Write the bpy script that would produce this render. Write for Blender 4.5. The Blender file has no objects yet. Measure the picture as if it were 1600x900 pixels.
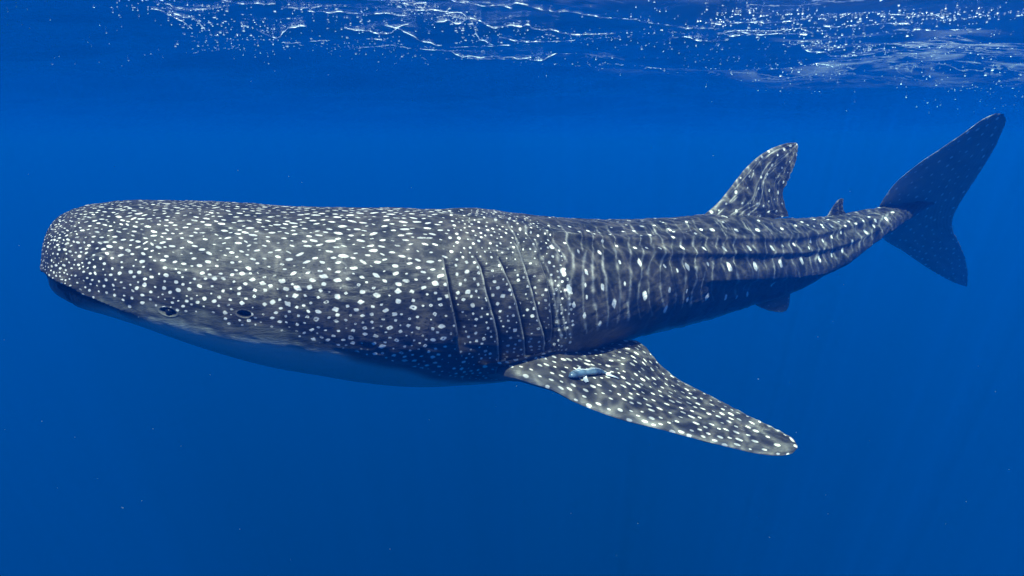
import bpy, bmesh, math, random
import numpy as np
from mathutils import Vector
random.seed(7); rng = np.random.default_rng(11)
sc = bpy.context.scene
COL = sc.collection

# ------------------------------------------------------------------ camera
F = 1067.0                      # focal length in pixels of the 1600x900 photograph
PITCH = math.radians(12.0)
cam = bpy.data.cameras.new('camera'); cam_o = bpy.data.objects.new('camera', cam); COL.objects.link(cam_o)
cam.sensor_width = 36.0; cam.lens = 36.0 * F / 1600.0
cam.clip_start = 0.05; cam.clip_end = 3000
cam_o.rotation_euler = (math.pi / 2 - PITCH, 0, 0)
sc.camera = cam_o
CU = np.array([0, math.sin(PITCH), math.cos(PITCH)]); CF = np.array([0, math.cos(PITCH), -math.sin(PITCH)])
CR = np.array([1.0, 0, 0])

def P(px, py, d):
    """point at depth d along the camera axis that the photograph shows at pixel px, py"""
    px = np.asarray(px, float); py = np.asarray(py, float); d = np.asarray(d, float)
    x = (px - 800) / F; y = -(py - 450) / F
    return (x * d)[..., None] * CR + (y * d)[..., None] * CU + d[..., None] * CF
def proj(p):
    d = p @ CF
    return 800 + F * (p @ CR) / d, 450 - F * (p @ CU) / d, d

# ------------------------------------------------------------------ world: sky above, deep water all round below
SUN_EL, SUN_AZ = math.radians(69), math.radians(184)      # azimuth measured clockwise from +Y
world = bpy.data.worlds.new("World"); sc.world = world; world.use_nodes = True
wt = world.node_tree; wt.nodes.clear()
def N(t, kind, **kw):
    n = t.nodes.new(kind)
    for k, v in kw.items(): setattr(n, k, v)
    return n
def ramp(t, stops, interp='LINEAR'):
    r = N(t, 'ShaderNodeValToRGB'); e = r.color_ramp.elements; r.color_ramp.interpolation = interp
    while len(e) < len(stops): e.new(0.5)
    for i, (p, c) in enumerate(stops):
        e[i].position = p; e[i].color = c if len(c) == 4 else (*c, 1)
    return r
sky = N(wt, 'ShaderNodeTexSky', sky_type='NISHITA'); sky.sun_disc = False
sky.sun_elevation = SUN_EL; sky.sun_rotation = SUN_AZ
bsky = N(wt, 'ShaderNodeBackground'); bsky.inputs['Strength'].default_value = 0.08
wt.links.new(sky.outputs[0], bsky.inputs['Color'])
geo = N(wt, 'ShaderNodeTexCoord'); sep = N(wt, 'ShaderNodeSeparateXYZ')
wt.links.new(geo.outputs['Generated'], sep.inputs[0])
mr = N(wt, 'ShaderNodeMapRange'); mr.inputs['From Min'].default_value = -1; mr.inputs['From Max'].default_value = 0
wt.links.new(sep.outputs['Z'], mr.inputs['Value'])
# deep water glow: brighter towards the surface, darker into the depth; slightly brighter towards the sun-side (right)
deep = ramp(wt, [(0.0, (0, .008, .07)), (0.35, (0, .014, .115)), (0.62, (0, .026, .175)), (0.85, (0, .070, .37)), (1.0, (0, .105, .47))])
wt.links.new(mr.outputs[0], deep.inputs[0])
side = N(wt, 'ShaderNodeMapRange'); side.inputs['From Min'].default_value = -.9; side.inputs['From Max'].default_value = .9
side.inputs['To Min'].default_value = .78; side.inputs['To Max'].default_value = 1.2
wt.links.new(sep.outputs['X'], side.inputs['Value'])
bwat = N(wt, 'ShaderNodeBackground')
wt.links.new(deep.outputs[0], bwat.inputs['Color']); wt.links.new(side.outputs[0], bwat.inputs['Strength'])
st = N(wt, 'ShaderNodeMath', operation='GREATER_THAN'); st.inputs[1].default_value = 0.0
wt.links.new(sep.outputs['Z'], st.inputs[0])
mx = N(wt, 'ShaderNodeMixShader'); wo = N(wt, 'ShaderNodeOutputWorld')
wt.links.new(st.outputs[0], mx.inputs[0]); wt.links.new(bwat.outputs[0], mx.inputs[1]); wt.links.new(bsky.outputs[0], mx.inputs[2])
wt.links.new(mx.outputs[0], wo.inputs['Surface'])

sun = bpy.data.lights.new('sun', 'SUN'); sun_o = bpy.data.objects.new('sun', sun); COL.objects.link(sun_o)
sun.energy = 5.0; sun.angle = math.radians(0.5); sun.color = (1.0, .97, .92)
sd = Vector((math.sin(SUN_AZ) * math.cos(SUN_EL), math.cos(SUN_AZ) * math.cos(SUN_EL), math.sin(SUN_EL)))
sun_o.rotation_euler = sd.to_track_quat('Z', 'Y').to_euler()
sc.view_settings.view_transform = 'Standard'; sc.view_settings.look = 'None'
sc.view_settings.exposure = 0.6; sc.view_settings.gamma = 1.0
sc.cycles.transparent_max_bounces = 16; sc.cycles.max_bounces = 8

# ------------------------------------------------------------------ helpers
def tag(o, label=None, cat=None, group=None, kind=None):
    for k, v in (('label', label), ('category', cat), ('group', group), ('kind', kind)):
        if v: o[k] = v
    return o
def mesh_from(name, V, Q, mat, parent=None, smooth=True, attr=None):
    V = np.asarray(V, np.float32); Q = np.asarray(Q, np.int32)
    m = bpy.data.meshes.new(name); k = Q.shape[1]
    m.vertices.add(len(V)); m.vertices.foreach_set('co', V.ravel())
    m.loops.add(Q.size); m.loops.foreach_set('vertex_index', Q.ravel())
    m.polygons.add(len(Q)); m.polygons.foreach_set('loop_start', np.arange(0, Q.size, k, dtype=np.int32))
    m.polygons.foreach_set('use_smooth', np.full(len(Q), smooth))
    m.update(calc_edges=True); m.validate()
    if attr is not None:
        a = m.color_attributes.new('pattern', 'FLOAT_COLOR', 'POINT')
        a.data.foreach_set('color', np.asarray(attr, np.float32).ravel())
    if mat: m.materials.append(mat)
    o = bpy.data.objects.new(name, m); COL.objects.link(o)
    if parent: o.parent = parent
    return o
def grid_quads(n, m, wrap=False):
    i = np.arange(n - 1)[:, None]; j = np.arange(m if wrap else m - 1)[None, :]
    j2 = (j + 1) % m
    return np.stack([i * m + j, i * m + j2, (i + 1) * m + j2, (i + 1) * m + j], -1).reshape(-1, 4)
def spline(xs, ys):
    """smooth monotone-ish interpolation (cubic Hermite, limited slopes)"""
    xs = np.array(xs, float); ys = np.array(ys, float)
    dx = np.diff(xs); s = np.diff(ys) / dx
    m = np.zeros(len(xs)); m[1:-1] = np.where(s[1:] * s[:-1] > 0, 2 * s[1:] * s[:-1] / (s[1:] + s[:-1] + 1e-12 * np.sign(s[1:] + s[:-1] + 1e-30)), 0)
    m[0], m[-1] = s[0], s[-1]
    def f(x):
        x = np.clip(np.asarray(x, float), xs[0], xs[-1]); k = np.clip(np.searchsorted(xs, x) - 1, 0, len(xs) - 2)
        h = dx[k]; t = (x - xs[k]) / h
        return (2*t**3 - 3*t*t + 1) * ys[k] + (t**3 - 2*t*t + t) * h * m[k] + (-2*t**3 + 3*t*t) * ys[k+1] + (t**3 - t*t) * h * m[k+1]
    return f
def curve(pts, n):
    """Catmull-Rom through points (k,dim), n samples evenly by chord"""
    p = np.asarray(pts, float); d = np.r_[0, np.cumsum(np.linalg.norm(np.diff(p, axis=0), axis=1) + 1e-9)]
    t = np.linspace(0, d[-1], n)
    return np.stack([spline(d, p[:, c])(t) for c in range(p.shape[1])], 1)
def vnoise(x, seed=0):
    """smooth 1-D noise in -1..1"""
    r = np.random.default_rng(seed).uniform(-1, 1, 4096)
    x = np.asarray(x, float); k = np.floor(x).astype(int); f = x - k; f = f * f * (3 - 2 * f)
    return r[k % 4096] * (1 - f) + r[(k + 1) % 4096] * f
def vnoise2(x, y, seed=0):
    r = np.random.default_rng(seed).uniform(-1, 1, (256, 256))
    kx = np.floor(x).astype(int); ky = np.floor(y).astype(int); fx = x - kx; fy = y - ky
    fx = fx * fx * (3 - 2 * fx); fy = fy * fy * (3 - 2 * fy)
    g = lambda a, b: r[a % 256, b % 256]
    return (g(kx, ky) * (1 - fx) + g(kx + 1, ky) * fx) * (1 - fy) + (g(kx, ky + 1) * (1 - fx) + g(kx + 1, ky + 1) * fx) * fy
sstep = lambda a, b, x: (lambda t: t * t * (3 - 2 * t))(np.clip((x - a) / (b - a), 0, 1))

# ------------------------------------------------------------------ materials
def new_mat(name):
    m = bpy.data.materials.new(name); m.use_nodes = True; m.node_tree.nodes.clear(); return m, m.node_tree
def skin_material(name, dark, brown, belly, spot, rough=.42):
    """grey skin with pale spots; pattern.R spots, G faint bars and painted rim light, B pores and shade painted in folds, A white belly"""
    m, t = new_mat(name); L = t.links.new
    at = N(t, 'ShaderNodeAttribute', attribute_name='pattern'); sp = N(t, 'ShaderNodeSeparateColor'); L(at.outputs['Color'], sp.inputs[0])
    tc = N(t, 'ShaderNodeTexCoord')
    n1 = N(t, 'ShaderNodeTexNoise'); n1.inputs['Scale'].default_value = 7; n1.inputs['Detail'].default_value = 5; L(tc.outputs['Object'], n1.inputs['Vector'])
    mp = N(t, 'ShaderNodeMapping'); mp.inputs['Scale'].default_value = (14, 40, 55); L(tc.outputs['Object'], mp.inputs[0])
    n2 = N(t, 'ShaderNodeTexNoise'); n2.inputs['Scale'].default_value = 1; n2.inputs['Detail'].default_value = 6; n2.inputs['Roughness'].default_value = .7; L(mp.outputs[0], n2.inputs['Vector'])
    base = N(t, 'ShaderNodeMix', data_type='RGBA'); base.inputs[6].default_value = (*dark, 1); base.inputs[7].default_value = (*brown, 1)
    r1 = ramp(t, [(.36, (0, 0, 0)), (.66, (1, 1, 1))]); L(n1.outputs['Fac'], r1.inputs[0]); L(r1.outputs[0], base.inputs[0])
    mott = N(t, 'ShaderNodeMix', data_type='RGBA', blend_type='MULTIPLY'); mott.inputs[0].default_value = 1
    r2 = ramp(t, [(.3, (.55, .56, .6)), (.5, (.95, .95, .95)), (.74, (1.6, 1.55, 1.5))]); L(n2.outputs['Fac'], r2.inputs[0])
    L(base.outputs[2], mott.inputs[6]); L(r2.outputs[0], mott.inputs[7])
    # belly
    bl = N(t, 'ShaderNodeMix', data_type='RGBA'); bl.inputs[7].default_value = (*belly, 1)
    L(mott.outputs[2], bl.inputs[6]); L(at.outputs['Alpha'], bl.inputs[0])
    # faint bars
    br = N(t, 'ShaderNodeMix', data_type='RGBA'); br.inputs[7].default_value = (spot[0] * .62, spot[1] * .62, spot[2] * .62, 1)
    L(bl.outputs[2], br.inputs[6]); L(sp.outputs[1], br.inputs[0])
    # spots with slightly ragged edges
    n3 = N(t, 'ShaderNodeTexNoise'); n3.inputs['Scale'].default_value = 85; n3.inputs['Detail'].default_value = 2; L(tc.outputs['Object'], n3.inputs['Vector'])
    ad = N(t, 'ShaderNodeMath', operation='MULTIPLY_ADD'); ad.inputs[1].default_value = .34; L(n3.outputs['Fac'], ad.inputs[0]); L(sp.outputs[0], ad.inputs[2])
    r3 = ramp(t, [(.50, (0, 0, 0)), (.58, (.16, .16, .16)), (.72, (.75, .75, .75)), (.85, (1, 1, 1))]); L(ad.outputs[0], r3.inputs[0])
    so = N(t, 'ShaderNodeMix', data_type='RGBA'); so.inputs[7].default_value = (*spot, 1)
    L(br.outputs[2], so.inputs[6]); L(r3.outputs[0], so.inputs[0])
    dk = N(t, 'ShaderNodeMix', data_type='RGBA'); dk.inputs[7].default_value = (.006, .008, .012, 1)
    L(so.outputs[2], dk.inputs[6]); L(sp.outputs[2], dk.inputs[0])
    b = N(t, 'ShaderNodeBsdfPrincipled'); L(dk.outputs[2], b.inputs['Base Color'])
    b.inputs['Roughness'].default_value = rough; b.inputs['Specular IOR Level'].default_value = .35
    # fine wrinkles and denticle grain
    wv = N(t, 'ShaderNodeTexNoise'); wv.inputs['Scale'].default_value = 130; wv.inputs['Detail'].default_value = 3; L(tc.outputs['Object'], wv.inputs['Vector'])
    b1 = N(t, 'ShaderNodeBump'); b1.inputs['Strength'].default_value = .25; b1.inputs['Distance'].default_value = .004; L(wv.outputs['Fac'], b1.inputs['Height'])
    b2 = N(t, 'ShaderNodeBump'); b2.inputs['Strength'].default_value = .5; b2.inputs['Distance'].default_value = .012; L(n2.outputs['Fac'], b2.inputs['Height']); L(b1.outputs[0], b2.inputs['Normal'])
    L(b2.outputs[0], b.inputs['Normal'])
    o = N(t, 'ShaderNodeOutputMaterial'); L(b.outputs[0], o.inputs[0]); return m
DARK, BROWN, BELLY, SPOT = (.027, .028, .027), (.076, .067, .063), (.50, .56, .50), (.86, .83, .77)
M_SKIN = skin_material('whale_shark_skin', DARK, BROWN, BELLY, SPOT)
M_FIN = skin_material('whale_shark_fin_skin', (.030, .029, .028), (.058, .050, .045), (.30, .32, .30), (.84, .79, .70))
def plain(name, col, rough=.4, spec=.5, noise=.25, scale=60):
    m, t = new_mat(name); L = t.links.new
    tc = N(t, 'ShaderNodeTexCoord'); n = N(t, 'ShaderNodeTexNoise'); n.inputs['Scale'].default_value = scale; n.inputs['Detail'].default_value = 4; L(tc.outputs['Object'], n.inputs['Vector'])
    r = ramp(t, [(.3, tuple(c * (1 - noise) for c in col)), (.7, tuple(min(1, c * (1 + noise)) for c in col))]); L(n.outputs['Fac'], r.inputs[0])
    b = N(t, 'ShaderNodeBsdfPrincipled'); L(r.outputs[0], b.inputs['Base Color']); b.inputs['Roughness'].default_value = rough; b.inputs['Specular IOR Level'].default_value = spec
    o = N(t, 'ShaderNodeOutputMaterial'); L(b.outputs[0], o.inputs[0]); return m
M_EYE = plain('eye_dark', (.008, .009, .012), .08, .6)
M_REM = plain('remora_skin', (.09, .15, .22), .25, .8, .3, 40)
M_REMW = plain('remora_fin', (.75, .78, .80), .4)
M_BUB = plain('bubble_white', (.85, .9, .95), .15, .8, .05)

# ------------------------------------------------------------------ water surface (seen from below)
SURF = 1.02                     # metres above the camera
def wave_h(x, y):
    h = np.zeros_like(x); r = np.random.default_rng(5)
    for k in range(46):
        lam = .22 * (1.085 ** k) * 1.0; th = r.normal(1.45, .65); ph = r.uniform(0, 6.28)
        fade = np.clip(1.6 - np.hypot(x, y) / (lam * 60), 0, 1)
        a = lam * .0058 * r.uniform(.4, 1.4)
        q = (x * math.cos(th) + y * math.sin(th)) * 2 * math.pi / lam + ph + .8 * np.sin((x * math.sin(th) - y * math.cos(th)) * 2.1 / lam + ph * 3)
        h += fade * a * (2 * np.exp(np.sin(q) - 1) - .9)
    return h
n = 560; u = np.linspace(-1, 1, n); ax = 300 * np.sinh(7 * u) / math.sinh(7)
gx, gy = np.meshgrid(ax, ax, indexing='ij'); gy = gy + 6.0
gz = SURF + wave_h(gx, gy)
wm, t = new_mat('water_surface'); L = t.links.new
tc = N(t, 'ShaderNodeTexCoord')
def noise(scale, detail, vec, rough=.55, dist=0):
    q = N(t, 'ShaderNodeTexNoise'); q.inputs['Scale'].default_value = scale; q.inputs['Detail'].default_value = detail
    q.inputs['Roughness'].default_value = rough; q.inputs['Distortion'].default_value = dist; L(vec, q.inputs['Vector']); return q
mp = N(t, 'ShaderNodeMapping'); mp.inputs['Scale'].default_value = (.5, 1.25, 1.0); mp.inputs['Rotation'].default_value = (0, 0, .15); L(tc.outputs['Object'], mp.inputs[0])
na = noise(2.2, 5, mp.outputs[0], .6, .6); nb = noise(9, 4, mp.outputs[0], .6, .3)
ba = N(t, 'ShaderNodeBump'); ba.inputs['Distance'].default_value = .055; ba.inputs['Strength'].default_value = .7; L(na.outputs['Fac'], ba.inputs['Height'])
bb = N(t, 'ShaderNodeBump'); bb.inputs['Distance'].default_value = .010; bb.inputs['Strength'].default_value = .8; L(nb.outputs['Fac'], bb.inputs['Height']); L(ba.outputs[0], bb.inputs['Normal'])
fr = N(t, 'ShaderNodeFresnel'); fr.inputs['IOR'].default_value = 1.33; L(bb.outputs[0], fr.inputs['Normal'])
gl = N(t, 'ShaderNodeBsdfGlossy'); gl.inputs['Roughness'].default_value = .14; gl.inputs['Color'].default_value = (.95, .97, 1, 1); L(bb.outputs[0], gl.inputs['Normal'])
# focused sunlight painted into the surface's transparency as a net of bright lines
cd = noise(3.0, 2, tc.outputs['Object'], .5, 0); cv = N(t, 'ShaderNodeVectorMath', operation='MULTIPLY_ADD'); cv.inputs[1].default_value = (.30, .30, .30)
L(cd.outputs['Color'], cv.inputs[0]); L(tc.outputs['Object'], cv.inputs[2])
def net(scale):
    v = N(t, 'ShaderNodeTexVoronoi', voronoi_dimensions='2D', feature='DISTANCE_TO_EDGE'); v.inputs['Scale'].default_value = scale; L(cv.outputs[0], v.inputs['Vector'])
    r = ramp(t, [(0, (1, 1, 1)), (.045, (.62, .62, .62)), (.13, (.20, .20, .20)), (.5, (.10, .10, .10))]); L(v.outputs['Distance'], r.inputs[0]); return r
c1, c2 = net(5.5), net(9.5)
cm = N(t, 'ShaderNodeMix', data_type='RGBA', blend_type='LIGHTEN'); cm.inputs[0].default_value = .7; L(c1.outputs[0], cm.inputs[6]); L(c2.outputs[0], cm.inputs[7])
# net is strong over the tail, soft over the head
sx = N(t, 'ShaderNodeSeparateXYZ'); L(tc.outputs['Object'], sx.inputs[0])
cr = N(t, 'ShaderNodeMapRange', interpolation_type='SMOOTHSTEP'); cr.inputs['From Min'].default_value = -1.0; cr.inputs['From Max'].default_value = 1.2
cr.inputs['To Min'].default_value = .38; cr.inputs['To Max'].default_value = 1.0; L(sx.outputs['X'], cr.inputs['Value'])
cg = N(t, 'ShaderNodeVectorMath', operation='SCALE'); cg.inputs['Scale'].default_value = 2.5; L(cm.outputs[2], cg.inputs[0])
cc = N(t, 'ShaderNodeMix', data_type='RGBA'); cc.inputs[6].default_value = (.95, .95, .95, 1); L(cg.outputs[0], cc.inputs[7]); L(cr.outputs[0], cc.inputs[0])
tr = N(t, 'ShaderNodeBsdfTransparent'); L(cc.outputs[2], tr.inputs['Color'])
gl2 = N(t, 'ShaderNodeBsdfGlossy'); gl2.inputs['Roughness'].default_value = .5; gl2.inputs['Color'].default_value = (.95, .97, 1, 1); L(bb.outputs[0], gl2.inputs['Normal'])
gm = N(t, 'ShaderNodeMixShader'); gm.inputs[0].default_value = .55; L(gl.outputs[0], gm.inputs[1]); L(gl2.outputs[0], gm.inputs[2])
ms = N(t, 'ShaderNodeMixShader'); L(fr.outputs[0], ms.inputs[0]); L(tr.outputs[0], ms.inputs[1]); L(gm.outputs[0], ms.inputs[2])
# foam, and sun glints painted in with it as thin broken white streaks
mf = N(t, 'ShaderNodeMapping'); mf.inputs['Scale'].default_value = (.55, .9, 1); mf.inputs['Rotation'].default_value = (0, 0, -.12); L(tc.outputs['Object'], mf.inputs[0])
f1 = noise(1.3, 6, mf.outputs[0], .62, .8); f2 = noise(.35, 3, mf.outputs[0], .5, .2)
ri = N(t, 'ShaderNodeMath', operation='SUBTRACT'); ri.inputs[1].default_value = .5; L(f1.outputs['Fac'], ri.inputs[0])
ra = N(t, 'ShaderNodeMath', operation='ABSOLUTE'); L(ri.outputs[0], ra.inputs[0])
rr = ramp(t, [(0, (.7, .7, .7)), (.004, (.35, .35, .35)), (.011, (0, 0, 0))]); L(ra.outputs[0], rr.inputs[0])
rg = ramp(t, [(.53, (0, 0, 0)), (.66, (1, 1, 1))]); L(f2.outputs['Fac'], rg.inputs[0])
fy = N(t, 'ShaderNodeMapRange', interpolation_type='SMOOTHSTEP'); fy.inputs['From Min'].default_value = 13; fy.inputs['From Max'].default_value = 7; sy = N(t, 'ShaderNodeSeparateXYZ'); L(tc.outputs['Object'], sy.inputs[0]); L(sy.outputs['Y'], fy.inputs['Value'])
fm0 = N(t, 'ShaderNodeMath', operation='MULTIPLY'); L(rr.outputs[0], fm0.inputs[0]); L(rg.outputs[0], fm0.inputs[1])
fm = N(t, 'ShaderNodeMath', operation='MULTIPLY'); fx = N(t, 'ShaderNodeMapRange', interpolation_type='SMOOTHSTEP'); fx.inputs['From Min'].default_value = -4; fx.inputs['From Max'].default_value = -1.5; L(sy.outputs['X'], fx.inputs['Value'])
s1 = noise(2.1, 3, mf.outputs[0], .55, .5); sr = ramp(t, [(.50, (0, 0, 0)), (.68, (.30, .30, .30))]); L(s1.outputs['Fac'], sr.inputs[0])
sr2 = N(t, 'ShaderNodeMath', operation='MULTIPLY'); L(sr.outputs[0], sr2.inputs[0]); L(rg.outputs[0], sr2.inputs[1]); sa = N(t, 'ShaderNodeMath', operation='MAXIMUM'); L(fm0.outputs[0], sa.inputs[0]); L(sr2.outputs[0], sa.inputs[1]); L(sa.outputs[0], fm.inputs[0])
fxy = N(t, 'ShaderNodeMath', operation='MULTIPLY'); L(fx.outputs[0], fxy.inputs[0]); L(fy.outputs[0], fxy.inputs[1]); L(fxy.outputs[0], fm.inputs[1])
fd = N(t, 'ShaderNodeBsdfTranslucent'); fd.inputs['Color'].default_value = (.9, .93, .95, 1)
mfm = N(t, 'ShaderNodeMixShader'); L(fm.outputs[0], mfm.inputs[0]); L(ms.outputs[0], mfm.inputs[1]); L(fd.outputs[0], mfm.inputs[2])
o = N(t, 'ShaderNodeOutputMaterial'); L(mfm.outputs[0], o.inputs[0])
tag(mesh_from('water_surface', np.stack([gx, gy, gz], -1).reshape(-1, 3), grid_quads(n, n)[:, ::-1], wm), kind='structure')

# ------------------------------------------------------------------ haze: the blue water itself
hm, t = new_mat('sea_water_volume')
pv = N(t, 'ShaderNodeVolumePrincipled'); pv.inputs['Color'].default_value = (0, .053, .41, 1)
pv.inputs['Density'].default_value = .12; pv.inputs['Anisotropy'].default_value = .1; pv.inputs['Absorption Color'].default_value = (.19, .57, .93, 1)
o = N(t, 'ShaderNodeOutputMaterial'); t.links.new(pv.outputs[0], o.inputs['Volume'])
hx, hy0, hy1, hz0, hz1 = 310, -300, 312, -60, SURF + 1.2
hv = [(x, y, z) for x in (-hx, hx) for y in (hy0, hy1) for z in (hz0, hz1)]
tag(mesh_from('haze', hv, [(0, 1, 3, 2), (4, 6, 7, 5), (0, 4, 5, 1), (2, 3, 7, 6), (0, 2, 6, 4), (1, 5, 7, 3)], hm, smooth=False), kind='stuff')

# ------------------------------------------------------------------ whale shark body
X0, X1 = 64.0, 1462.0
top = spline([64, 66, 72, 85, 100, 130, 180, 240, 300, 360, 430, 500, 600, 700, 760, 820, 870, 930, 1000, 1060, 1110, 1160, 1210, 1260, 1300, 1340, 1370, 1400, 1430, 1462],
             [385, 368, 350, 335, 328, 321, 314.5, 312, 313, 316, 320, 323, 325, 327, 330, 336, 342, 345, 344, 339, 335, 337, 341, 341, 339, 333, 328, 322, 316, 312])
bot = spline([64, 66, 72, 85, 100, 130, 185, 250, 320, 400, 500, 600, 660, 720, 780, 830, 880, 940, 1000, 1050, 1100, 1170, 1230, 1280, 1320, 1370, 1400, 1430, 1462],
             [412, 425, 438, 450, 461, 480, 497, 519, 544, 567, 588, 601, 604, 602, 597, 586, 567, 543, 525, 513, 500, 478, 458, 432, 408, 374, 352, 334, 318])
depth = spline([64, 300, 500, 700, 800, 900, 1000, 1100, 1200, 1300, 1400, 1462], [3.42, 3.42, 3.52, 3.78, 3.98, 4.25, 4.60, 5.0, 5.42, 5.82, 6.15, 6.3])
width = spline([64, 66, 72, 85, 110, 150, 200, 300, 500, 700, 800, 900, 1000, 1100, 1200, 1300, 1400, 1440, 1462],
               [.03, .12, .19, .26, .335, .40, .44, .48, .52, .53, .51, .46, .40, .335, .27, .19, .10, .04, .012])
rolla = spline([64, 400, 800, 1200, 1462], [1, 4, 9, 12, 14])
# stations: close together at the snout and through the gills
xs = [X0]
while xs[-1] < X1:
    x = xs[-1]
    xs.append(x + (.12 + .02 * (x - X0) if x < 120 else 0.86 if x < 680 else .8 if x < 900 else 1.15))
xs[-1] = X1; xs = np.array(xs); NI = len(xs)
NJn, NJf = 520, 100
# phi: 0 = near flank, pi/2 = back, -pi/2 = belly
phi = np.r_[np.linspace(-1.75, 1.95, NJn, endpoint=False), np.linspace(1.95, 2 * math.pi - 1.75, NJf, endpoint=False)]; NJ = len(phi)
cph, sph = np.cos(phi), np.sin(phi)
D = depth(xs); W = width(xs); R_ = np.radians(rolla(xs))
yT, yB = top(xs), bot(xs); yc = (yT + yB) / 2; H = (yB - yT) / 2 * D / F
xc = xs + 34 * (1 - sstep(60, 560, xs)) ** 1.5          # the blunt snout is nearer the camera than its axis
C = P(xc, yc, D)
i1 = np.searchsorted(xs, 150)
snoutH = (1 - np.clip((xs[i1] - xs[:i1]) / (xs[i1] - X0), 0, 1) ** 3.4) ** (1 / 3.4)
snout = (1 - np.clip((xs[i1] - xs[:i1]) / (xs[i1] - X0), 0, 1) ** 2.4) ** (1 / 2.4)
W[:i1] = (W[i1] - .0011 * (xs[i1] - xs[:i1])) * snout + .006
head = 1 - sstep(150, 620, xs)
def sections(C, H):
    T = np.gradient(C, axis=0); T[:, 2] = 0
    k = 25; ker = np.ones(k) / k
    T = np.stack([np.convolve(np.pad(T[:, c], k // 2, mode='edge'), ker, 'valid') for c in range(3)], 1)
    T /= np.linalg.norm(T, axis=1, keepdims=True)
    Lt = np.stack([T[:, 1], -T[:, 0], 0 * T[:, 0]], 1)            # towards the camera
    Up = np.array([0, 0, 1.0])
    L2 = np.cos(R_)[:, None] * Lt - np.sin(R_)[:, None] * Up      # rolled: near flank lowered, back turned to us
    U2 = np.sin(R_)[:, None] * Lt + np.cos(R_)[:, None] * Up
    ex = 2 / (2.0 + .35 * head)[:, None]
    cu = np.sign(cph) * np.abs(cph) ** ex; sv = np.sign(sph) * np.abs(sph) ** ex
    droop = .42 * head[:, None] * (np.abs(cph) ** 2)[None, :]
    aw = W[:, None] * cu; ah = H[:, None] * (sv - droop)
    return C[:, None, :] + aw[..., None] * L2[:, None, :] + ah[..., None] * U2[:, None, :], L2, U2
kt = 1.0
for it in range(16):
    G, L2, U2 = sections(C, H)
    X_, Y_, D_ = proj(G)
    jt = Y_.argmin(1); jb = Y_.argmax(1); ii = np.arange(NI)
    et = top(X_[ii, jt]) - Y_[ii, jt]; eb = bot(X_[ii, jb]) - Y_[ii, jb]
    sh = (et + eb) / 2; gr = (eb - et) / 2
    sm = lambda a: np.convolve(np.pad(a, 6, mode='edge'), np.ones(13) / 13, 'valid')
    if it < 12: sh, gr = sh, gr
    C = C - (sm(sh) * .8 * D / F)[:, None] * CU
    H = np.maximum(H + sm(gr) * .8 * D / F, .012)
    sl_ = (C[i1 + 60] - C[i1]) / (xs[i1 + 60] - xs[i1])
    kt = kt + (X_.min() - 64.5) * .006
    sl_[2] *= .5
    C[:i1] = C[i1] + kt * (xs[:i1] - xs[i1])[:, None] * sl_
    H[:i1] = np.maximum((H[i1] - .0006 * (xs[i1] - xs[:i1])) * snoutH, .006)
G, L2, U2 = sections(C, H)
print('snout', X_.min(), kt); print('fit err', np.abs(et[20:]).mean(), np.abs(eb[20:]).mean(), 'H', H[::150].round(2))

# metric coordinates on the skin
dS = np.linalg.norm(np.diff(G, axis=0), axis=2); S = np.r_[np.zeros((1, NJ)), np.cumsum(dS, 0)]
Ci = np.r_[0, np.cumsum(np.linalg.norm(np.diff(C, axis=0), axis=1))]
Gw = np.concatenate([G, G[:, :1]], 1); dT = np.linalg.norm(np.diff(Gw, axis=1), axis=2)
Tt = np.concatenate([np.zeros((NI, 1)), np.cumsum(dT, 1)], 1)[:, :-1]
def normals(G):
    a = np.gradient(G, axis=0); b = np.concatenate([G[:, 1:], G[:, :1]], 1) - np.concatenate([G[:, -1:], G[:, :-1]], 1)
    n = np.cross(b, a); n /= np.linalg.norm(n, axis=2, keepdims=True) + 1e-12
    out = G - C[:, None, :]
    if (n * out).sum() < 0: n = -n
    return n
NR = normals(G)
X_, Y_, D_ = proj(G)
facing = (NR * G).sum(2) < 0
PEN = np.where(facing, 0, 1e6)
def pix2ij(px, py):
    d = (X_[::8, ::8] - px) ** 2 + (Y_[::8, ::8] - py) ** 2 + PEN[::8, ::8]
    a, b = np.unravel_index(d.argmin(), d.shape); a *= 8; b *= 8
    i0, i1_, j0, j1_ = max(0, a - 24), min(NI, a + 25), max(0, b - 24), min(NJ, b + 25)
    d = (X_[i0:i1_, j0:j1_] - px) ** 2 + (Y_[i0:i1_, j0:j1_] - py) ** 2 + PEN[i0:i1_, j0:j1_]
    a, b = np.unravel_index(d.argmin(), d.shape); return a + i0, b + j0
mirror_j = lambda j: int(np.abs(((phi - (math.pi - phi[j]) + math.pi) % (2 * math.pi)) - math.pi).argmin())

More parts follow.
